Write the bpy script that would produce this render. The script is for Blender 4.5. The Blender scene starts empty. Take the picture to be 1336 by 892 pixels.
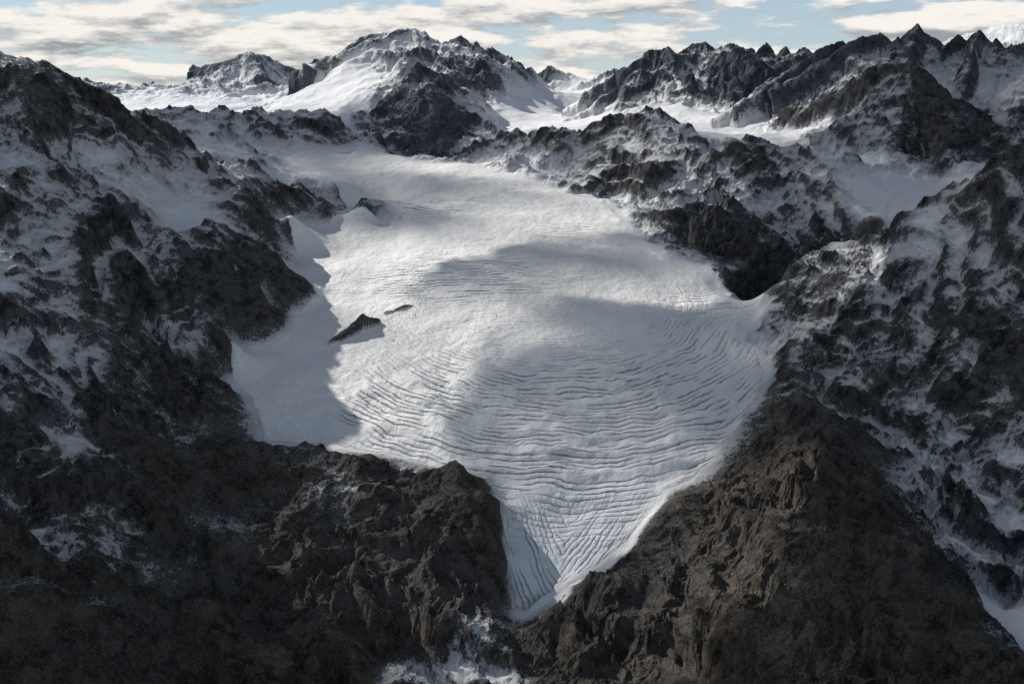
import bpy, math, numpy as np, time
from mathutils import Vector
T0=time.time()
KM=1000.0
# ------------------------------------------------------------------ survey station (camera)
F=1432.0; CX,CY=668.0,446.0
PITCH=math.atan(341/1432.0); CP,SP=math.cos(PITCH),math.sin(PITCH)
CAMZ=2.45
def S(px,py,Y):
    a=(px-CX)/F; b=(CY-py)/F
    t=Y/(CP+b*SP)
    return (t*a, Y, CAMZ+t*(-SP+b*CP))
GP=[-50,130,180,220,260,300,350,400,450,500,550,600,650,700,750,800,892]
GY=[8.0,5.3,4.55,4.1,3.66,3.3,2.98,2.75,2.56,2.4,2.27,2.15,2.05,1.96,1.87,1.80,1.65]
def D(py): return float(np.interp(py,GP,GY))
# ------------------------------------------------------------------ noise
rng=np.random.RandomState(7)
perm=rng.permutation(1024).astype(np.int32); perm=np.concatenate([perm,perm,perm])
ang=rng.rand(1024)*2*np.pi
GXT=np.cos(ang).astype(np.float32); GYT=np.sin(ang).astype(np.float32)
def perlin(x,y,seed=0,deriv=False):
    xf=np.floor(x); yf=np.floor(y)
    xi=(xf.astype(np.int32)+seed*37)&1023; yi=(yf.astype(np.int32)+seed*91)&1023
    fx=(x-xf).astype(np.float32); fy=(y-yf).astype(np.float32)
    u=fx*fx*fx*(fx*(fx*6-15)+10); v=fy*fy*fy*(fy*(fy*6-15)+10)
    x1=(xi+1)&1023; y1=(yi+1)&1023
    p0=perm[xi]; p1=perm[x1]
    h00=perm[p0+yi]; h10=perm[p1+yi]; h01=perm[p0+y1]; h11=perm[p1+y1]
    a=GXT[h00]*fx+GYT[h00]*fy
    b=GXT[h10]*(fx-1)+GYT[h10]*fy
    c=GXT[h01]*fx+GYT[h01]*(fy-1)
    d=GXT[h11]*(fx-1)+GYT[h11]*(fy-1)
    n=a+u*(b-a)+v*(c-a)+u*v*(a-b-c+d)
    if not deriv: return n*1.5
    du=30*fx*fx*(fx*(fx-2)+1); dv=30*fy*fy*(fy*(fy-2)+1)
    dx=GXT[h00]+u*(GXT[h10]-GXT[h00])+v*(GXT[h01]-GXT[h00])+u*v*(GXT[h00]-GXT[h10]-GXT[h01]+GXT[h11])+du*((b-a)+v*(a-b-c+d))
    dy=GYT[h00]+u*(GYT[h10]-GYT[h00])+v*(GYT[h01]-GYT[h00])+u*v*(GYT[h00]-GYT[h10]-GYT[h01]+GYT[h11])+dv*((c-a)+u*(a-b-c+d))
    return n*1.5,dx*1.5,dy*1.5
def fbm(x,y,f,octv,seed=0,gain=.5):
    s=0;a=1
    for i in range(octv):
        s=s+a*perlin(x*f,y*f,seed+i); a*=gain; f*=2.03
    return s
def sst(e0,e1,x):
    t=np.clip((x-e0)/(e1-e0),0,1); return t*t*(3-2*t)
# ------------------------------------------------------------------ survey data: (px,py,Y,snow)
C=[]; 
def add(lst):
    for q in lst: C.append(S(q[0],q[1],q[2])+(q[3],))
def ridge(lst,dY=.0,drop=.0,jag=.0,step=.12,sb=None):
    pts=[np.array(S(q[0],q[1],q[2])+(q[3],)) for q in lst]
    for i in range(len(pts)-1):
        L=np.linalg.norm(pts[i+1][:2]-pts[i][:2]); n=max(1,int(L/step))
        for k in range(n):
            p=pts[i]+(pts[i+1]-pts[i])*k/n
            if k>0: p[2]+=rng.uniform(-jag,jag*.4)
            C.append(tuple(p))
            if drop: C.append((p[0]*(1+dY/p[1]),p[1]+dY,p[2]-drop,p[3] if sb is None else sb))
    p=pts[-1]; C.append(tuple(p))
    if drop: C.append((p[0]*(1+dY/p[1]),p[1]+dY,p[2]-drop,p[3] if sb is None else sb))
# glacier outline (margin)
OUT=[(690,802),(740,765),(790,735),(825,710),(850,670),(868,638),(900,625),(930,600),(960,560),(990,520),(1000,480),(990,452),(966,440),(990,402),(998,382),(945,390),(935,368),(905,345),(870,335),(830,315),(815,285),(790,260),(740,255),(700,240),(640,225),(612,214),(560,214),(520,203),(470,190),(420,195),(370,205),(390,222),(440,240),(490,262),(537,289),(490,287),(430,290),(400,298),(365,308),(385,330),(412,348),(392,366),(417,385),(382,405),(375,430),(345,446),(312,460),(305,490),(330,522),(345,577),(400,581),(475,587),(530,598),(560,606),(600,610),(640,622),(650,650),(653,700),(663,760),(668,798)]
POLY=np.array([S(a,b,D(b))[:2] for a,b in OUT])
for a,b in OUT: C.append(S(a,b,D(b))+((.30 if b>440 else .55),))
for py,a,b in [(235,450,640),(262,520,720),(290,560,790),(320,440,800),(350,440,860),(380,450,900),(410,420,940),(440,410,930),(470,350,950),(500,370,950),(530,380,930),(560,390,900),(590,620,880),(620,680,840),(650,690,830),(690,690,800),(730,690,760),(770,690,720)]:
    n=max(2,int((b-a)/90)+1)
    for k in range(n):
        p=S(a+(b-a)*k/(n-1),py,D(py)); e=(k/(n-1)-.5)*2
        C.append((p[0],p[1],p[2]+.010*(1-e*e),1.0))
# left mountain
ridge([(-330,30,2.9,.5),(-120,40,2.95,.5),(0,62,3.0,.5),(45,85,3.0,.45),(100,125,3.05,.5),(150,140,3.1,.5),(190,165,3.2,.5),(260,195,3.3,.5),(350,235,3.38,.5),(420,255,3.42,.45),(480,270,3.42,.4)],dY=.35,drop=.12,jag=.015,sb=.7)
add([(0,130,2.8,.4),(60,140,2.85,.3),(100,185,2.85,.52),(60,240,2.6,.55),(0,200,2.6,.55),(0,350,2.2,.52),(0,500,1.9,.44),(0,650,1.65,.34),(0,800,1.48,.14),(0,892,1.4,.04),(-300,200,2.4,.5),(-300,500,1.7,.3),(-300,892,1.25,.1),
 (150,250,2.75,.58),(150,330,2.5,.5),(150,400,2.35,.46),(150,480,2.15,.42),(150,550,2.0,.40),(150,620,1.86,.37),(150,700,1.72,.30),(150,800,1.58,.06),(150,892,1.5,.03),
 (280,240,3.12,.55),(240,295,2.86,.9),(265,285,2.95,.85),(330,275,3.05,.4),(380,280,3.2,.35),(200,300,2.75,.45),
 (230,330,2.62,.25),(300,318,2.74,.4),(350,335,2.80,.25),(395,365,2.82,.2),(270,400,2.55,.2),(340,400,2.64,.18),(300,440,2.49,.28),(250,470,2.38,.35),(250,550,2.17,.22),(300,560,2.2,.12),(270,620,2.02,.05),(220,640,1.93,.18),(200,700,1.83,.1),(80,560,1.86,.46),(80,450,2.1,.48)])
# lower bluff and valley foot
add([(300,598,2.10,.12),(345,600,2.12,.12),(400,592,2.13,.2),(475,600,2.09,.15),(530,615,2.06,.1),(590,625,2.03,.1),(632,635,2.0,.1),(640,665,1.965,.08),(640,705,1.90,.08),(648,760,1.83,.08),
 (350,650,1.99,.12),(450,650,1.99,.25),(550,650,1.98,.06),(600,690,1.9,.05),(300,700,1.88,.22),(380,700,1.89,.06),(480,710,1.87,.06),(560,740,1.82,.04),(350,760,1.78,.04),(450,770,1.74,.04),(560,790,1.75,.04),(620,800,1.76,.04),(250,790,1.68,.08),(300,850,1.6,.04),(400,850,1.62,.03),(480,862,1.63,.1),(545,872,1.64,.5),(600,864,1.67,.55),(640,842,1.70,.3),(620,885,1.64,.5),(690,865,1.67,.03),(400,892,1.57,.03),(560,845,1.68,.1),(670,820,1.765,.15)])
C+= [(-.5,1.1,1.52,.05),(0,1.1,1.40,.05),(.5,1.0,1.60,.05),(0,.8,1.35,.05),(-1.2,.8,1.9,.3),(1.2,.8,1.85,.3),(-.9,1.0,1.7,.2),(.25,1.35,1.47,.05)]
# right spur
ridge([(985,505,2.36,.2),(1050,515,2.22,.15),(1090,552,2.06,.08),(1125,600,1.93,.05),(1168,660,1.76,.03),(1215,720,1.62,.03),(1258,785,1.48,.02),(1312,885,1.29,.02),(1345,960,1.15,.02)],jag=.006)
add([(1150,565,2.15,.35),(1195,610,2.02,.4),(1230,660,1.91,.4),(1262,715,1.78,.45),(1290,780,1.64,.95),(1325,835,1.55,1.),(1350,880,1.47,.7),
 (1000,590,2.08,.06),(900,650,2.02,.08),(860,690,1.93,.05),(950,650,1.97,.05),(1050,620,1.95,.03),(900,720,1.86,.03),(1000,700,1.80,.02),(1080,700,1.74,.02),(800,780,1.79,.04),(740,800,1.78,.03),(880,800,1.68,.03),(1000,800,1.60,.02),(1120,800,1.53,.02),(1200,800,1.47,.02),(800,892,1.57,.02),(950,892,1.48,.02),(1100,892,1.40,.02),(1220,892,1.32,.02),(740,870,1.62,.03)])
# right mountain
ridge([(1600,120,2.4,.5),(1450,150,2.5,.5),(1336,210,2.6,.55),(1280,235,2.7,.55),(1220,255,2.82,.55),(1170,280,2.85,.5),(1130,318,2.82,.45),(1080,345,2.79,.4),(1040,370,2.76,.35),(1000,408,2.70,.35),(970,438,2.61,.4)],dY=.3,drop=.10,jag=.012,sb=.8)
add([(1336,300,2.42,.5),(1336,400,2.27,.48),(1336,500,2.12,.45),(1336,600,1.96,.45),(1336,700,1.79,.5),(1336,770,1.68,.5),(1250,300,2.6,.75),(1230,280,2.72,.8),(1270,340,2.5,.65),(1250,400,2.38,.45),(1250,500,2.2,.45),(1250,600,2.02,.45),(1180,340,2.6,.5),(1150,420,2.5,.42),(1150,500,2.3,.38),(1080,400,2.63,.42),(1080,460,2.45,.35),(1030,450,2.5,.3),(1030,490,2.38,.25),(1500,300,2.2,.45),(1500,500,1.95,.4),(1500,700,1.6,.4),(1500,892,1.3,.3)])
# valley between
add([(1240,238,3.5,.85),(1180,262,3.3,.95),(1140,285,3.15,.95),(1080,322,3.02,.85),(1030,360,2.9,.5)])
# centre-right ridge
ridge([(592,206,4.4,.5),(640,182,4.55,.5),(700,176,4.5,.5),(740,172,4.4,.4),(790,160,4.3,.4),(830,155,4.25,.4),(860,141,4.2,.45),(900,157,4.05,.5),(940,190,3.85,.5),(1000,190,3.8,.5),(1060,203,3.7,.55),(1120,216,3.6,.65),(1200,232,3.6,.7)],dY=.3,drop=.07,jag=.015,sb=.9)
add([(850,200,3.9,.55),(780,210,4.05,.55),(700,205,4.25,.6),(650,210,4.35,.6),(800,245,3.8,.28),(850,290,3.45,.22),(900,255,3.55,.42),(900,310,3.28,.12),(950,330,3.12,.15),(960,370,2.92,.12),(1000,260,3.48,.42),(1000,320,3.15,.3),(1050,250,3.45,.5),(1060,300,3.2,.4),(940,230,3.66,.45)])
# right high cirque
ridge([(815,140,5.6,.3),(832,112,5.8,.35),(855,82,6.0,.4),(872,72,6.0,.4),(920,66,6.05,.4),(960,70,6.0,.4),(1000,66,6.0,.4),(1050,70,5.95,.4),(1066,86,5.8,.4)],dY=.5,drop=.3,jag=.02,step=.09)
add([(880,110,5.75,.35),(900,140,5.4,.95),(850,140,5.5,.95),(940,120,5.6,.15),(1000,105,5.6,.2),(940,165,5.0,1.),(1000,145,5.1,1.),(1050,100,5.5,.95),(985,170,4.7,.95),(960,182,4.4,.8)])
ridge([(1010,170,4.7,.4),(1045,130,4.9,.4),(1078,95,5.0,.45),(1098,84,5.0,.45),(1125,86,5.0,.5),(1150,76,4.95,.45),(1175,74,4.9,.45),(1197,66,4.9,.45),(1212,72,4.9,.4),(1226,82,4.9,.45),(1250,72,4.85,.45),(1277,68,4.8,.45),(1300,76,4.8,.45),(1336,78,4.7,.45),(1450,40,4.6,.4),(1600,30,4.5,.4)],dY=.4,drop=.3,jag=.02,step=.07)
ridge([(1110,178,4.1,.5),(1150,138,4.25,.4),(1188,105,4.35,.3),(1215,122,4.25,.2),(1240,158,4.05,.2),(1262,200,3.85,.2)],jag=.012,step=.07)
ridge([(1188,105,4.35,.3),(1175,145,4.1,.4),(1190,192,3.85,.4)],step=.08)
add([(1120,140,4.6,.7),(1070,160,4.5,.75),(1050,185,4.15,.7),(1240,120,4.5,.7),(1290,125,4.5,.75),(1300,165,4.2,.3),(1336,190,3.9,.3),(1310,215,3.6,.35),(1250,220,3.72,.3),(1145,190,3.95,.65),(1210,165,4.1,.1),(1130,205,3.8,.75)])
# central massif
ridge([(350,141,6.0,.7),(400,112,6.3,.9),(432,94,6.5,.9),(480,64,6.8,.8),(503,52,6.8,.8),(540,48,6.8,.9),(562,60,6.8,.6),(600,58,6.9,.55),(642,70,6.9,.45),(662,84,6.9,.45),(692,94,7.0,.4),(702,104,6.9,.5)],dY=.6,drop=.3,jag=.02)
add([(450,110,6.2,1.),(480,95,6.3,.9),(420,135,5.8,1.),(380,150,5.5,1.),(470,140,5.6,.95),(510,85,6.4,.5),(520,68,6.6,.5),(580,85,6.5,.45),(620,95,6.5,.4),(650,108,6.4,.3),(610,125,6.2,.6),(660,122,6.4,.95),(445,155,5.2,.95)])
ridge([(478,174,5.2,.25),(510,134,5.6,.25),(545,96,5.9,.35),(575,124,5.6,.25),(600,149,5.4,.15),(625,184,5.15,.15)],jag=.015,step=.09)
ridge([(545,96,5.9,.35),(552,143,5.4,.15),(562,182,5.0,.1)],step=.1)
add([(560,208,4.75,.3),(530,190,4.95,.2),(600,200,4.75,.25),(520,155,5.3,.2),(590,168,5.15,.05),(540,165,5.2,.1)])
# upper snowfield
add([(650,172,5.5,.95),(690,168,5.5,.95),(720,155,6.0,1),(660,150,6.0,.95),(780,130,6.7,1),(750,148,6.1,1),(790,150,5.6,.95),(700,125,7.0,1),(740,118,7.3,1),(720,97,7.6,.4),(708,102,7.5,.5),(735,102,7.6,.5),(765,110,7.8,1),(805,112,7.4,1),(823,95,7.2,.3),(835,105,7.0,.4),(815,104,7.3,.4),(620,165,5.7,.9)])
# left background ridge
ridge([(205,160,4.9,.5),(250,150,4.8,.5),(340,146,4.7,.5),(400,145,4.7,.5),(440,168,4.6,.4),(480,176,4.6,.3),(520,200,4.5,.3),(552,212,4.35,.4)],dY=.35,drop=.08,jag=.015,sb=.7)
add([(300,185,4.3,.55),(340,175,4.4,.5),(400,180,4.4,.45),(280,205,3.75,.8),(330,215,3.8,.8),(220,180,4.0,.7),(460,190,4.45,.45)])
ridge([(-250,90,8.5,.4),(0,118,8.5,.4),(75,106,8.5,.4),(112,112,8.5,.4),(150,122,8.5,.4),(200,116,8.6,.4),(240,120,8.6,.4),(270,110,8.6,.4),(292,102,8.6,.45),(325,92,8.6,.5),(350,98,8.6,.5),(382,112,8.6,.4),(400,106,8.8,.4),(425,106,8.8,.4),(445,86,8.8,.3),(470,86,8.8,.3)],dY=.8,drop=.35,jag=.03,step=.25)
add([(180,140,7.4,1.),(250,138,7.2,1.),(330,122,7.8,.6),(330,142,6.6,1.),(120,150,6.5,.7),(200,152,6.3,.95),(60,130,7.5,.6),(-100,140,6,.5),(300,118,8.0,.45),(350,118,8.0,.5)])
C+= [(x,11.0,1.9,.6) for x in (-9,-6,-3,0,3,6,9)]+[(x,Y,1.8,.6) for Y in (16,24,45) for x in np.linspace(-.8*Y,.8*Y,9)]
C+= [(x,9.0,2.2,.6) for x in (2.5,4,5.5)]+[(-6,5,2.3,.5),(-4,3.6,2.2,.5),(-2.9,2.6,2.25,.5),(5.5,6,2.5,.5),(4,5,2.5,.5),(-3.4,1.6,2.2,.4),(3,1.6,2.2,.4)]
C=np.array(C,dtype=np.float64)
keep=[]
for i in range(len(C)):
    if all((C[i,0]-C[j,0])**2+(C[i,1]-C[j,1])**2>.016**2 for j in keep): keep.append(i)
C=C[keep]; N=len(C); print('controls',N)
E2=.0004
dx=C[:,None,0]-C[None,:,0]; dy=C[:,None,1]-C[None,:,1]
A=np.zeros((N+1,N+1)); A[:N,:N]=-np.sqrt(dx*dx+dy*dy+E2); A[:N,N]=1; A[N,:N]=1
A[:N,:N]+=np.diag(np.full(N,.003))
B=np.zeros((N+1,2)); B[:N]=C[:,2:4]
Wt=np.linalg.solve(A,B).astype(np.float32)
def rbf(x,y):
    sh=x.shape; x=x.ravel(); y=y.ravel(); out=np.empty((x.size,2),np.float32)
    cx=C[:,0].astype(np.float32); cy=C[:,1].astype(np.float32)
    for i in range(0,x.size,30000):
        a=x[i:i+30000,None]-cx; b=y[i:i+30000,None]-cy
        a*=a; b*=b; a+=b; a+=np.float32(E2); np.sqrt(a,out=a); np.negative(a,out=a)
        out[i:i+30000]=a@Wt[:N]+Wt[N]
    return out[:,0].reshape(sh),out[:,1].reshape(sh)
# ------------------------------------------------------------------ grid
ys=[1.0]
while ys[-1]<46:
    y=ys[-1]; k=.0014 if y<4.8 else (.0017 if y<9 else .010)
    ys.append(y+k*y)
ys=np.array(ys); NC=1400; u=np.linspace(-1,1,NC)
Y=np.repeat(ys[:,None],NC,1).astype(np.float32); X=(u[None,:]*(.58*ys[:,None]+.28)).astype(np.float32)
NR=len(ys); print('grid',NR,NC,time.time()-T0)
w1=fbm(X,Y,3.0,4,50); w2=fbm(X,Y,3.0,4,60)
w3=fbm(X,Y,16.0,3,70); w4=fbm(X,Y,16.0,3,80)
Xw=X+w1*.012+w3*.006; Yw=Y+w2*.012+w4*.006
near=(Y>1.6)&(Y<5.0)
idx=np.where(near.ravel())[0]; px=Xw.ravel()[idx]; py=Yw.ravel()[idx]
def sdist(px,py,poly):
    d2=np.full(px.shape,1e9,np.float32); ins=np.zeros(px.shape,bool); n=len(poly)
    for i in range(n):
        a=poly[i]; b=poly[(i+1)%n]; ex,ey=b-a
        t=np.clip(((px-a[0])*ex+(py-a[1])*ey)/(ex*ex+ey*ey),0,1)
        d2=np.minimum(d2,(px-a[0]-t*ex)**2+(py-a[1]-t*ey)**2)
        c=((a[1]>py)!=(b[1]>py)); 
        xin=(b[0]-a[0])*(py-a[1])/(b[1]-a[1]+1e-12)+a[0]
        ins^=c&(px<xin)
    return np.where(ins,-1,1)*np.sqrt(d2)
sd=np.full(X.size,1.0,np.float32); sd[idx]=sdist(px,py,POLY); sd=sd.reshape(X.shape)
off=sst(0.0,.06,sd)
wa=.02+.015*sst(3,7,Y)
H,Sn=rbf(X+w1*wa*off,Y+w2*wa*off)
Sn=np.clip(Sn,0,1)
print('rbf',time.time()-T0)
# ------------------------------------------------------------------ rock relief
rock=np.clip(1-Sn,0,1)
rk=off*(.10+.90*sst(.05,.60,rock))
rk_far=sst(4.4,6.0,Y)
def erod(x,y,f,octv,seed,gain=.5):
    s=0;a=1.;ddx=0;ddy=0
    for i in range(octv):
        n,ex,ey=perlin(x*f,y*f,seed+i,True)
        ddx=ddx+ex; ddy=ddy+ey
        s=s+a*n/(1+.6*(ddx*ddx+ddy*ddy)); a*=gain
        x,y=.8*x-.6*y,.6*x+.8*y; f*=1.96
    return s
def ridged(x,y,f,octv,seed,gain=.5):
    s=0;a=1.;pr=1.
    for i in range(octv):
        n=1-np.abs(perlin(x*f,y*f,seed+i)); n=n*n
        s=s+a*n*pr; pr=np.clip(n*1.6,0,1); a*=gain; x,y=.8*x-.6*y,.6*x+.8*y; f*=2.03
    return s-.9
xw=X+w3*.008+w1*.04; yw=Y+w4*.008+w2*.04
r1=ridged(xw,yw,2.6,9,3,.55)
r2=erod(xw,yw,6.5,8,23,.52)
def blur(a,k):
    for ax in (0,1):
        c=np.cumsum(np.concatenate([np.repeat(np.take(a,[0],ax),k+1,ax),a,np.repeat(np.take(a,[-1],ax),k,ax)],ax),axis=ax,dtype=np.float64)
        n=a.shape[ax]
        a=(np.take(c,range(2*k+1,2*k+1+n),ax)-np.take(c,range(0,n),ax))/(2*k+1)
    return a.astype(np.float32)
GX_=np.gradient(X,axis=1); GR_=np.gradient(X,axis=0); GY_=np.gradient(ys)[:,None]
def grads(Hh):
    hx=np.gradient(Hh,axis=1)/GX_; hy=(np.gradient(Hh,axis=0)-hx*GR_)/GY_
    return hx,hy
hx,hy=grads(H); hx=blur(hx,22); hy=blur(hy,22); gm=np.hypot(hx,hy)+1e-4; gxn=hx/gm; gyn=hy/gm
def ribs(f,seed,stretch=4.):
    s=np.zeros_like(X); wsum=np.zeros_like(X)
    for k in range(6):
        a=k*math.pi/6; ca,sa=math.cos(a),math.sin(a)
        wgt=np.clip(np.abs(gxn*ca+gyn*sa),0,1)**12
        al=xw*ca+yw*sa; ac=-xw*sa+yw*ca
        n=1-np.abs(perlin(al*f/stretch,ac*f,seed+k*3)+.4*perlin(al*f*2/stretch,ac*f*2.1,seed+k*3+1))*1.3
        s+=wgt*n; wsum+=wgt
    return s/(wsum+1e-4)-.6
rb=ribs(8.,300)+.45*ribs(20.,330)
def slab(x,y,z,f,seed):
    q=(z+x*.35-y*.12)*f+fbm(x,y,f*.14,4,seed)*2.4
    s=q-np.floor(q); return (sst(.35,.8,s)-s)/f
rk=rk*(.6+.4*sst(0,.2,sd))
steep=sst(.15,.6,gm)
relief=rk*(r1*(.058-.002*rk_far)+r2*(.024-.008*rk_far)+rb*(.028+.055*rk_far)*steep)
relief=relief-.8*blur(relief,55)*off*(Y<9)
sm=sst(-.1,.6,fbm(X,Y,4.0,3,170)); sm2=sst(.0,.7,fbm(X,Y,6.0,3,175))
nearf=np.clip(1.4-Y/6,0,1)
relief=relief+rk*nearf*((.3+.7*sm)*(slab(xw,yw,H+relief,9.,180)*.75)+sm2*slab(xw,yw,H+relief,28.,190)*.6)
fr=sst(9.5,14,Y)
relief=relief+fr*(ridged(xw,yw,.22,8,91,.5)*.55-.05)
Z=H+relief
def horn(a,b,yy,slope,rmax=.5):
    global Z
    p=S(a,b,yy); dxx=X-p[0]+w3*.008; dyy=Y-p[1]+w4*.008; d=np.hypot(dxx,dyy)
    an=np.arctan2(dyy,dxx); ph=rng.uniform(0,6.28)
    dd=d*(1+.30*np.cos(3*an+ph)+.18*np.cos(5*an+ph*2)+.12*np.cos(9*an+ph*3))
    cone=p[2]+.004-dd*slope+(r1*.035+r2*.02+rb*.02)*sst(.0,.10,d)
    Z=np.where(d<rmax,np.maximum(Z,cone),Z)
for q in [(1078,72,5.0,1.5),(1098,53,5.0,1.5),(1112,66,5.0,1.8),(1124,68,5.0,1.8),(1150,43,4.95,1.3),(1172,48,4.95,1.7),(1197,31,4.9,1.25),(1211,44,4.9,1.7),(1226,60,4.9,1.7),(1240,55,4.85,1.8),(1252,44,4.85,1.45),(1264,52,4.85,1.8),(1277,39,4.8,1.4),(1300,50,4.8,1.5),(1320,57,4.8,1.6),(1336,55,4.75,1.5),(1188,81,4.35,1.0),(1165,118,4.3,1.4),(1213,108,4.28,1.3),(1060,98,4.95,1.4),(1040,126,4.85,1.4),(1135,58,4.97,1.8),(1162,54,4.95,1.8),
          (540,36,6.8,.95),(503,42,6.8,1.1),(522,43,6.8,1.3),(561,49,6.8,1.3),(585,53,6.9,1.5),(600,46,6.9,1.1),(620,54,6.9,1.4),(642,61,6.9,1.1),(664,75,6.9,1.4),(692,86,7.,1.3),(545,80,5.9,.9),(575,116,5.65,1.2),(515,120,5.7,1.2),(480,59,6.8,1.),
          (872,60,6.0,1.3),(856,72,6.,1.4),(895,63,6.,1.5),(921,54,6.05,1.2),(940,60,6.0,1.5),(960,60,6.,1.4),(980,61,6.,1.5),(1000,56,6.,1.3),(1025,60,6.,1.5),(1050,61,5.95,1.4),(832,106,5.8,1.4),
          (325,67,8.6,.62),(292,86,8.6,.8),(270,98,8.6,1.),(345,81,8.6,.9),(445,69,8.8,1.),(468,71,8.8,1.1),(400,96,8.8,1.),(75,92,8.5,1.),(112,101,8.5,1.),(200,106,8.6,1.),(235,111,8.6,1.),(150,115,8.5,1.),
          (720,86,7.6,1.0),(706,96,7.6,1.2),(735,97,7.6,1.2),(823,84,7.2,1.1),(735,170,4.42,1.6),(757,168,4.4,1.7),(790,158,4.3,1.6),(815,154,4.28,1.8),(835,150,4.25,1.8),(860,140,4.2,1.3),(400,142,4.7,1.2),(430,165,4.62,1.5),(478,172,4.6,1.5)]:
    horn(*q)
for (a,b,yy,r) in [(745,95,20,.7),(795,93,22,.9),(1315,30,16,1.6)]:
    p=S(a,b,yy); q=np.clip(1-np.hypot(X-p[0],(Y-p[1])*.6)/r,0,1)
    Z=np.maximum(Z,(p[2]-(1-q)*r*.35+ridged(xw,yw,1.2,5,12)*.06)*(q>0)+Z*(q<=0))
# ------------------------------------------------------------------ glacier surface
g=1-sst(-.02,.0,sd)
swell=fbm(X*1.0,Y*1.0,4.0,4,110)*.007
ccx,ccy=.11,2.80
wr=fbm(X,Y,5.0,3,120)*.012
brk=fbm(X,Y,22.0,3,130); patch=fbm(X,Y,5.0,3,140)
rad=np.hypot((X-ccx)*.92,Y-ccy)+wr; arc=np.arctan2(X-ccx,-(Y-ccy))
def lmask(along,ph,seed,lo=-.25,hi=.25):
    return sst(lo,hi,perlin(along*1.0,ph*.55,seed)+.5*perlin(along*2.3,ph*.9,seed+1)+.14)
def gz(px,py,wpx,hpx):
    yv=D(py); p=S(px,py,yv); return np.exp(-((X-p[0])/(wpx/F*yv))**2-((Y-yv)/((D(py-hpx)-D(py+hpx))*.5))**2)
ph1=rad*80+w3*.20+perlin(X*9,Y*9,128)*.6
zone=np.clip(gz(750,560,190,100)*1.7+gz(470,545,160,45)*1.0+gz(920,480,90,90)*.8+gz(560,490,160,45)*.4,0,1)
m1=lmask(arc*5,ph1,131)*sst(-.9,.1,patch+.25)*zone*sst(.94,.80,rad)*(Y<2.9)*sst(-.42,-.34,X)
rad2=np.hypot((X+.15)*.55-(Y-3)*.25,Y-3.9)+wr
ph2=rad2*66+w3*.25
m2=gz(610,365,120,30)*1.3+1.0*gz(560,270,80,18)+.7*gz(920,400,90,22)+.6*gz(760,300,60,16)
m2=lmask(X*9,ph2,133)*np.clip(m2*1.2,0,1)
tx=X-(.075+(Y-1.8)*.18); ph3=(np.abs(tx)*1.0+(2.3-Y)*.55+tx*tx*1.5)*80+w3*.5
m3=sst(2.10,1.95,Y)*lmask(Y*8+X*6,ph3,135)*.8
ph4=(rad*.95+X*.30)*92+w3*.8; m4=sst(0,.5,patch+.1)*.4*lmask(X*8,ph4,137)*sst(2.0,2.1,Y)*sst(-.42,-.34,X)
swl=-np.exp(-(np.abs((rad*19+w3*.25)%1-.5)*2.6)**2)*zone*sst(1.0,.85,rad)*(.7+patch)
def groove(ph,sharp):
    t=np.abs((ph-np.floor(ph))-.5)*2; return -np.exp(-(t*sharp)**1.5)
Z=Z+g*(swell+swl*.0065+groove(ph1,2.)*.0016*m1+groove(ph2,2.)*.0012*m2+groove(ph3,1.8)*.0014*m3+fbm(X,Y,45.,3,160)*.0008)
tong=sst(2.25,1.9,Y)
dirtm=np.exp(np.clip(sd,-1,0)/.014)*sst(3.0,2.4,Y)*(.55+.5*w3)+.26*tong*sst(-.3,.4,patch)
isl=np.zeros_like(Z)
for (a,b,rx,ry,h) in [(470,432,.050,.014,.018),(448,440,.034,.014,.013),(434,444,.016,.010,.008),(528,407,.028,.009,.009),(508,412,.016,.007,.005)]:
    p=S(a,b,D(b)); q=np.clip(1-((Xw+w3*.012-p[0])/rx)**2-((Yw-p[1]-(X-p[0])*.45)/ry)**2,0,1)
    isl=np.maximum(isl,np.sqrt(q)*h)
Z=Z+isl*(1+1.3*r1)
print('relief',time.time()-T0)
# ------------------------------------------------------------------ snow cover
zx,zy=grads(Z)
nz=1/np.sqrt(1+zx*zx+zy*zy)
Zb=blur(Z,9); bx,by=grads(Zb); nzb=1/np.sqrt(1+bx*bx+by*by)
conc=np.clip((blur(Z,6)-Z)/(.003*Y),-1,1)
conc2=np.clip((blur(Z,22)-Z)/(.012*Y),-1,1)
sw=sst(.03,.3,Sn)
cov=Sn+.10*sw+((nz-.76)*.9+(nzb-.78)*1.0)*sw+(conc*.15+conc2*.25)*sw+(.20*w1+.10*rb)*sw
cov=np.where(sd<0,1.2,cov)-np.clip(isl*150,0,1.0)
cov=np.clip(cov,-.3,1.4)
brown=np.clip(sst(1.98,1.70,Z+w1*.05)*sst(.5,.1,Sn)*(.75+.4*w2)*(isl<=0),0,1)
scree=sst(-.05,.35,conc2+.25*w3-.15*rb)*sst(.45,.75,nzb)
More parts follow.
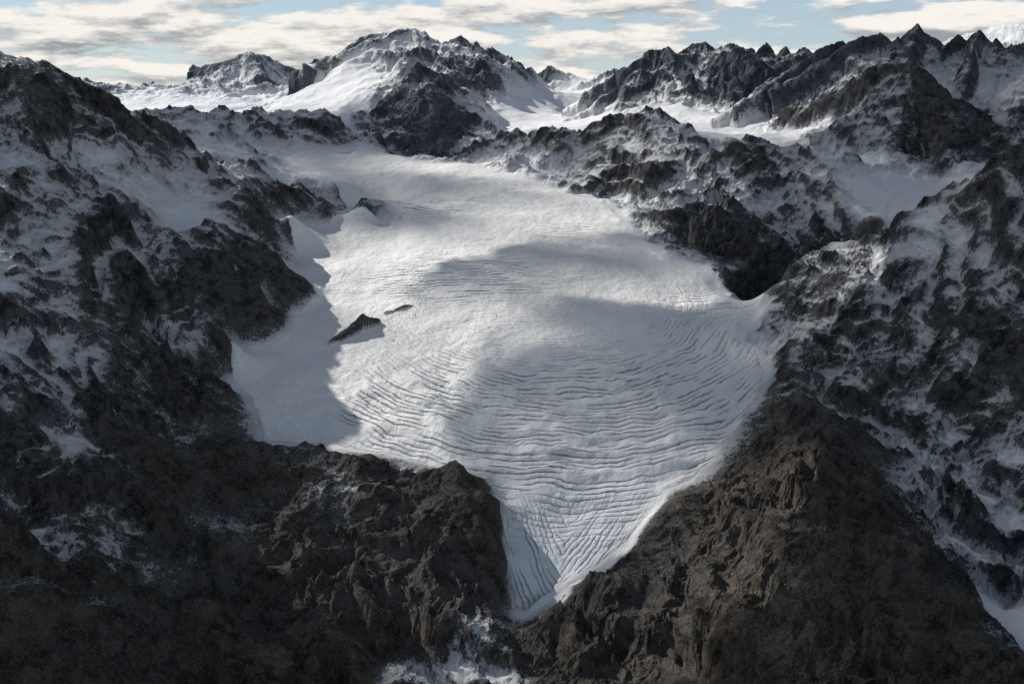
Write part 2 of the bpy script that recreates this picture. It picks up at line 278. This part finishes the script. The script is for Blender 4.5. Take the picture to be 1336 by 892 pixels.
# ------------------------------------------------------------------ meshes
P=np.stack([X,Y,Z],-1).reshape(-1,3)*KM
ii=np.arange(NR*NC).reshape(NR,NC)
quads=np.stack([ii[:-1,:-1],ii[:-1,1:],ii[1:,1:],ii[1:,:-1]],-1).reshape(-1,4)
fsd=np.maximum.reduce([sd.ravel()[quads[:,k]] for k in range(4)])
fis=np.maximum.reduce([isl.ravel()[quads[:,k]] for k in range(4)])
fy=Y.ravel()[quads[:,0]]
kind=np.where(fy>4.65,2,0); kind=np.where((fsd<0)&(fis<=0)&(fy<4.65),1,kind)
covf=cov.ravel()[quads[:,0]]
def mesh(name,q,mat,attrs,smooth=None):
    used=np.zeros(len(P),bool); used[q.ravel()]=True; remap=np.cumsum(used)-1; inv=remap[q.ravel()]
    me=bpy.data.meshes.new(name); nv=int(used.sum()); nf=len(q)
    me.vertices.add(nv); me.vertices.foreach_set('co',P[used].astype(np.float32).ravel())
    me.loops.add(nf*4); me.loops.foreach_set('vertex_index',inv.astype(np.int32))
    me.polygons.add(nf); me.polygons.foreach_set('loop_start',np.arange(0,nf*4,4,dtype=np.int32))
    me.polygons.foreach_set('use_smooth',np.ones(nf,bool) if smooth is None else smooth)
    me.update(calc_edges=True)
    for nm,arr in attrs.items():
        at=me.attributes.new(nm,'FLOAT','POINT'); at.data.foreach_set('value',arr.ravel()[used].astype(np.float32))
    ob=bpy.data.objects.new(name,me); bpy.context.scene.collection.objects.link(ob); me.materials.append(mat)
    return ob
class NT:
    def __init__(s,t): s.t=t; s.n=t.nodes; s.l=t.links
    def new(s,ty,**k):
        nd=s.n.new(ty)
        for a,b in k.items(): setattr(nd,a,b)
        return nd
    def put(s,sock,v):
        if isinstance(v,bpy.types.NodeSocket): s.l.new(v,sock)
        elif v is not None: sock.default_value=v
    def math(s,op,a,b=None,c=None,clamp=False):
        nd=s.new('ShaderNodeMath',operation=op,use_clamp=clamp)
        for i,v in enumerate((a,b,c)): s.put(nd.inputs[i],v)
        return nd.outputs[0]
    def vm(s,op,a,b=None):
        nd=s.new('ShaderNodeVectorMath',operation=op); s.put(nd.inputs[0],a)
        if b is not None:
            if op=='SCALE': s.put(nd.inputs['Scale'],b)
            else: s.put(nd.inputs[1],b)
        return nd.outputs[0]
    def noise(s,vec,scale,detail=4,rough=.55,dist=0):
        nd=s.new('ShaderNodeTexNoise'); s.put(nd.inputs['Vector'],vec)
        nd.inputs['Scale'].default_value=scale; nd.inputs['Detail'].default_value=detail
        nd.inputs['Roughness'].default_value=rough; nd.inputs['Distortion'].default_value=dist
        return nd.outputs['Fac']
    def rng(s,v,a,b,c=0.,d=1.,smooth=True):
        nd=s.new('ShaderNodeMapRange'); nd.interpolation_type='SMOOTHSTEP' if smooth else 'LINEAR'
        for i,q in enumerate((v,a,b,c,d)): s.put(nd.inputs[i],q)
        return nd.outputs[0]
    def mix(s,f,a,b):
        nd=s.new('ShaderNodeMix',data_type='RGBA'); s.put(nd.inputs[0],f); s.put(nd.inputs[6],a); s.put(nd.inputs[7],b)
        return nd.outputs[2]
    def attr(s,n): return s.new('ShaderNodeAttribute',attribute_name=n).outputs['Fac']
    def groove(s,ph,w):
        fr=s.math('FRACT',ph); tt=s.math('MULTIPLY',s.math('ABSOLUTE',s.math('SUBTRACT',fr,.5)),2.)
        return s.rng(tt,w,0.)
def terrain_mat(name,kind_='rock'):
    m=bpy.data.materials.new(name); m.use_nodes=True; t=NT(m.node_tree); t.n.clear()
    out=t.new('ShaderNodeOutputMaterial'); bs=t.new('ShaderNodeBsdfPrincipled'); t.l.new(bs.outputs[0],out.inputs[0])
    pos=t.vm('SCALE',t.new('ShaderNodeNewGeometry').outputs['Position'],.001)
    if kind_=='ice':
        nM=t.noise(pos,70,4,.65); 
        c=None
        nb=t.math('MULTIPLY',t.math('SUBTRACT',nM,.5),.8)
        for i,wd in ((1,.46),(2,.44),(3,.44),(4,.40)):
            gr=t.math('MULTIPLY',t.groove(t.math('ADD',t.attr('ph%d'%i),nb),wd),t.attr('m%d'%i))
            c=gr if c is None else t.math('MAXIMUM',c,gr)
        dirt=t.rng(t.noise(pos,14,4,.65,.6),.50,.78,0,.35)
        col=t.mix(t.attr('tong'),(.88,.875,.87,1),(.76,.79,.83,1))
        col=t.mix(dirt,col,(.60,.62,.65,1))
        dm=t.math('ADD',t.attr('dirtm'),t.math('MULTIPLY',t.math('SUBTRACT',nM,.5),.6))
        col=t.mix(t.rng(dm,.1,.95,0,.85),col,(.20,.19,.18,1))
        col=t.mix(t.rng(c,.15,1.,0,.82),col,(.16,.19,.24,1))
        t.put(bs.inputs['Base Color'],col); bs.inputs['Roughness'].default_value=.75
        bs.inputs['Specular IOR Level'].default_value=.15
        h=t.math('SUBTRACT',t.math('MULTIPLY',nM,4.0),t.math('MULTIPLY',c,3.8))
        bp=t.new('ShaderNodeBump'); bp.inputs['Strength'].default_value=.85; bp.inputs['Distance'].default_value=1.0
        t.put(bp.inputs['Height'],h); t.put(bs.inputs['Normal'],bp.outputs[0]); return m
    far=kind_=='far'
    nM=t.noise(pos,55 if not far else 24,4,.68); nF=t.noise(pos,300 if not far else 110,3,.75)
    cov=t.attr('cov')
    mus=t.noise(pos,34 if not far else 14,7,.78,.15); big=t.noise(pos,7,3,.6)
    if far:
        c1=t.mix(t.rng(mus,.38,.62),(.042,.054,.075,1),(.14,.157,.185,1))  # aerial haze painted into the rock colour: bluer, with lifted darks
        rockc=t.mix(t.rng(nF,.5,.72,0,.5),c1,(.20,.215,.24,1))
    else:
        br=t.attr('brown'); sc=t.attr('scree')
        c1=t.mix(t.rng(mus,.38,.62),(.018,.020,.025,1),(.130,.130,.136,1))
        c1=t.mix(t.rng(nF,.5,.72,0,.6),c1,(.21,.207,.205,1))
        c2=t.mix(t.rng(mus,.38,.62),(.024,.020,.017,1),(.150,.124,.100,1))
        c2=t.mix(t.rng(nF,.5,.72,0,.65),c2,(.27,.235,.20,1))
        c2=t.mix(t.rng(big,.4,.65,0,.4),c2,t.mix(t.rng(nF,.3,.7),(.045,.041,.037,1),(.18,.165,.147,1)))
        scc=t.mix(t.rng(nF,.3,.68),(.060,.052,.045,1),(.235,.205,.178,1))
        c2=t.mix(t.rng(t.math('ADD',sc,t.math('MULTIPLY',t.math('SUBTRACT',nM,.5),1.2)),.35,.8,0,.75),c2,scc)
        rockc=t.mix(br,c1,c2)
    nn=t.math('ADD',t.math('MULTIPLY',t.math('SUBTRACT',nM,.5),1.1),t.math('MULTIPLY',t.math('SUBTRACT',nF,.5),1.25))
    f=t.math('ADD',cov,nn)
    cover=t.math('MAXIMUM',t.rng(f,.32,.60),t.math('MULTIPLY',t.rng(cov,.0,.35,0,.28),t.rng(nF,.38,.62)))
    thin=t.rng(cov,.1,.9,.40,1.0)
    snowc=t.mix(thin,(.32,.335,.36,1),(.83,.84,.87,1))
    t.put(bs.inputs['Base Color'],t.mix(cover,rockc,snowc))
    bs.inputs['Roughness'].default_value=.9; bs.inputs['Specular IOR Level'].default_value=.15
    h=t.math('ADD',t.math('MULTIPLY',nF,6.0 if not far else 9.),t.math('MULTIPLY',mus,24.0 if not far else 40.))
    h=t.math('MULTIPLY',h,t.rng(cov,.5,1.1,1.,.2))
    bp=t.new('ShaderNodeBump'); bp.inputs['Strength'].default_value=.9; bp.inputs['Distance'].default_value=1.0
    t.put(bp.inputs['Height'],h); t.put(bs.inputs['Normal'],bp.outputs[0])
    return m
mt=terrain_mat('rock_and_snow'); mg=terrain_mat('glacier_ice','ice'); mf=terrain_mat('haze_tinted_rock_and_snow','far')
k0=kind==0
mesh('mountain_terrain',quads[k0],mt,{'cov':cov,'brown':brown,'scree':scree},smooth=(covf[k0]>.55))
mesh('glacier',quads[kind==1],mg,{'ph1':ph1,'ph2':ph2,'ph3':ph3,'ph4':ph4,'m1':m1,'m2':m2,'m3':m3,'m4':m4,'dirtm':dirtm,'tong':tong})
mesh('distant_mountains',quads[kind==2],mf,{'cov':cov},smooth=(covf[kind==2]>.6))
print('mesh',time.time()-T0)
# ------------------------------------------------------------------ sun
SUN_EL=math.radians(34); sx,sy=-.80,.60
sv=Vector((sx*math.cos(SUN_EL),sy*math.cos(SUN_EL),math.sin(SUN_EL)))
L=bpy.data.lights.new('sun','SUN'); L.energy=5.0; L.angle=math.radians(.5); L.color=(1,.945,.87)
lo=bpy.data.objects.new('sun',L); bpy.context.scene.collection.objects.link(lo); lo.rotation_euler=sv.to_track_quat('Z','Y').to_euler(); lo.location=(0,0,6000)
# ------------------------------------------------------------------ cloud layer overhead
CZ=3.75; n=340
gx=np.linspace(-7,4.5,n); gy=np.linspace(.0,8.2,n); GXX,GYY=np.meshgrid(gx,gy)
zt=np.interp(GYY,[0,1.8,2.4,3.3,4.1,6,9],[1.6,1.55,1.8,2.0,2.15,2.3,2.4])
for _ in range(3):
    k=(CZ-zt)/math.sin(SUN_EL)*math.cos(SUN_EL); TX=GXX-sx*k; TY=GYY-sy*k
    zt=np.interp(TY,[0,1.8,2.4,3.3,4.1,6,9],[1.6,1.55,1.8,2.0,2.15,2.3,2.4])
lit=np.zeros_like(TX)
def lb(px,py,Yv,rx,ry,v=1.):
    global lit
    p=S(px,py,Yv); lit=lit+v*np.exp(-((TX-p[0])/rx)**2-((TY-p[1])/ry)**2)
def lg(px,py,wpx,hpx,v=1.):
    yv=D(py); lb(px,py,yv,wpx/F*yv*1.0,(D(py-hpx)-D(py+hpx))*.5,v)
lg(640,440,420,260,.38)
lg(460,515,200,50,.95); lg(480,360,130,45,.85); lg(620,345,130,35,.65); lg(940,408,80,28,.95); lg(660,445,90,24,.4)
lg(640,230,110,18,.85); lg(770,295,80,26,.35); lg(720,680,80,90,.65); lg(540,415,80,22,.2); lg(440,275,70,18,.35)
lg(770,530,120,50,-.22); lg(800,365,80,30,-.25); lg(520,262,80,14,-.25); lg(430,430,30,14,-.2)
lb(1040,690,1.82,.28,.26,.95); lb(470,700,1.87,.22,.15,.8); lb(820,840,1.65,.25,.12,.6); lb(480,95,6.4,1.3,1.0,1.2)
lb(340,340,2.78,.10,.08,.5); lb(1230,300,2.7,.25,.25,.65); lb(900,250,3.6,.5,.4,.55); lb(230,240,3.0,.4,.25,.35)
lb(930,130,5.5,.9,.7,.85); lb(1150,130,4.5,.8,.5,.75); lb(720,150,6.2,.9,.6,.9); lb(250,120,7.8,2.,1.,.7)
lb(50,780,1.5,.35,.25,-.5)
nzc=fbm(TX.astype(np.float32),TY.astype(np.float32)*1.3,2.6,6,200,.5)
den=1-sst(.03,1.08,lit+nzc*.34)
edge=sst(-7,-6,GXX)*sst(4.5,3.6,GXX)*sst(.0,.5,GYY)*sst(8.2,7.4,GYY); den=den*edge
me=bpy.data.meshes.new('cloud'); thk=fbm(GXX.astype(np.float32),GYY.astype(np.float32),1.2,5,220)
V=np.stack([GXX,GYY,CZ+.10*thk-.12*den],-1).reshape(-1,3)*KM
ic=np.arange(n*n).reshape(n,n); qc=np.stack([ic[:-1,:-1],ic[:-1,1:],ic[1:,1:],ic[1:,:-1]],-1).reshape(-1,4)
me.vertices.add(n*n); me.vertices.foreach_set('co',V.astype(np.float32).ravel())
me.loops.add(len(qc)*4); me.loops.foreach_set('vertex_index',qc.astype(np.int32).ravel())
me.polygons.add(len(qc)); me.polygons.foreach_set('loop_start',np.arange(0,len(qc)*4,4,dtype=np.int32)); me.polygons.foreach_set('use_smooth',np.ones(len(qc),bool))
me.update(calc_edges=True)
at=me.attributes.new('den','FLOAT','POINT'); at.data.foreach_set('value',den.astype(np.float32).ravel())
cm=bpy.data.materials.new('cloud_vapour'); cm.use_nodes=True; t=NT(cm.node_tree); t.n.clear()
out=t.new('ShaderNodeOutputMaterial'); tr=t.new('ShaderNodeBsdfTransparent'); df=t.new('ShaderNodeBsdfDiffuse'); tl=t.new('ShaderNodeBsdfTranslucent')
df.inputs[0].default_value=(.52,.57,.64,1); tl.inputs[0].default_value=(.085,.115,.165,1)
ad=t.new('ShaderNodeMixShader'); ad.inputs[0].default_value=.5; t.l.new(df.outputs[0],ad.inputs[1]); t.l.new(tl.outputs[0],ad.inputs[2])
op=t.rng(t.attr('den'),.0,1.,0,.95,smooth=False)
mx=t.new('ShaderNodeMixShader'); t.put(mx.inputs[0],op); t.l.new(tr.outputs[0],mx.inputs[1]); t.l.new(ad.outputs[0],mx.inputs[2]); t.l.new(mx.outputs[0],out.inputs[0])
me.materials.append(cm); co=bpy.data.objects.new('cloud',me); bpy.context.scene.collection.objects.link(co)
# ------------------------------------------------------------------ sky
w=bpy.data.worlds.new('World'); bpy.context.scene.world=w; w.use_nodes=True; t=NT(w.node_tree); t.n.clear()
out=t.new('ShaderNodeOutputWorld'); bg=t.new('ShaderNodeBackground'); t.l.new(bg.outputs[0],out.inputs[0]); bg.inputs[1].default_value=.10
sky=t.new('ShaderNodeTexSky'); sky.sky_type='NISHITA'; sky.sun_disc=False; sky.sun_elevation=SUN_EL; sky.sun_rotation=math.atan2(sx,sy)%(2*math.pi); sky.altitude=2400; sky.dust_density=.5
dirv=t.new('ShaderNodeTexCoord').outputs['Generated']
def cl(off,det):
    v=t.vm('ADD',t.vm('MULTIPLY',dirv,(7,7,30)),(1.9,0,off)); return t.noise(v,1.5,det,.58,.1)
a=cl(3.1,8); b=cl(3.1+.28,5)
zc=t.new('ShaderNodeSeparateXYZ'); t.put(zc.inputs[0],dirv)
bias=t.rng(zc.outputs[2],-.01,.07,.03,.05)
d=t.rng(t.math('ADD',a,bias),.47,.58)
li=t.rng(t.math('SUBTRACT',a,b),-.14,.10)
hi=t.rng(zc.outputs[2],.08,.35)
cc=t.mix(li,(3.3,3.5,3.7,1),(9.4,9.0,8.4,1))
cc=t.mix(hi,cc,(1.05,1.4,1.95,1))
pale=t.mix(.65,sky.outputs[0],(4.2,5.3,6.4,1))
t.put(bg.inputs[0],t.mix(d,pale,cc))
# ------------------------------------------------------------------ camera
cam=bpy.data.cameras.new('camera'); cam.sensor_width=36; cam.lens=36*F/1336; cam.clip_start=1; cam.clip_end=120000
c=bpy.data.objects.new('camera',cam); bpy.context.scene.collection.objects.link(c)
c.location=(0,0,CAMZ*KM); c.rotation_euler=(math.pi/2-PITCH,0,0)
sc=bpy.context.scene; sc.camera=c
sc.view_settings.view_transform='Standard'; sc.view_settings.look='None'; sc.view_settings.exposure=0
print('done',time.time()-T0)
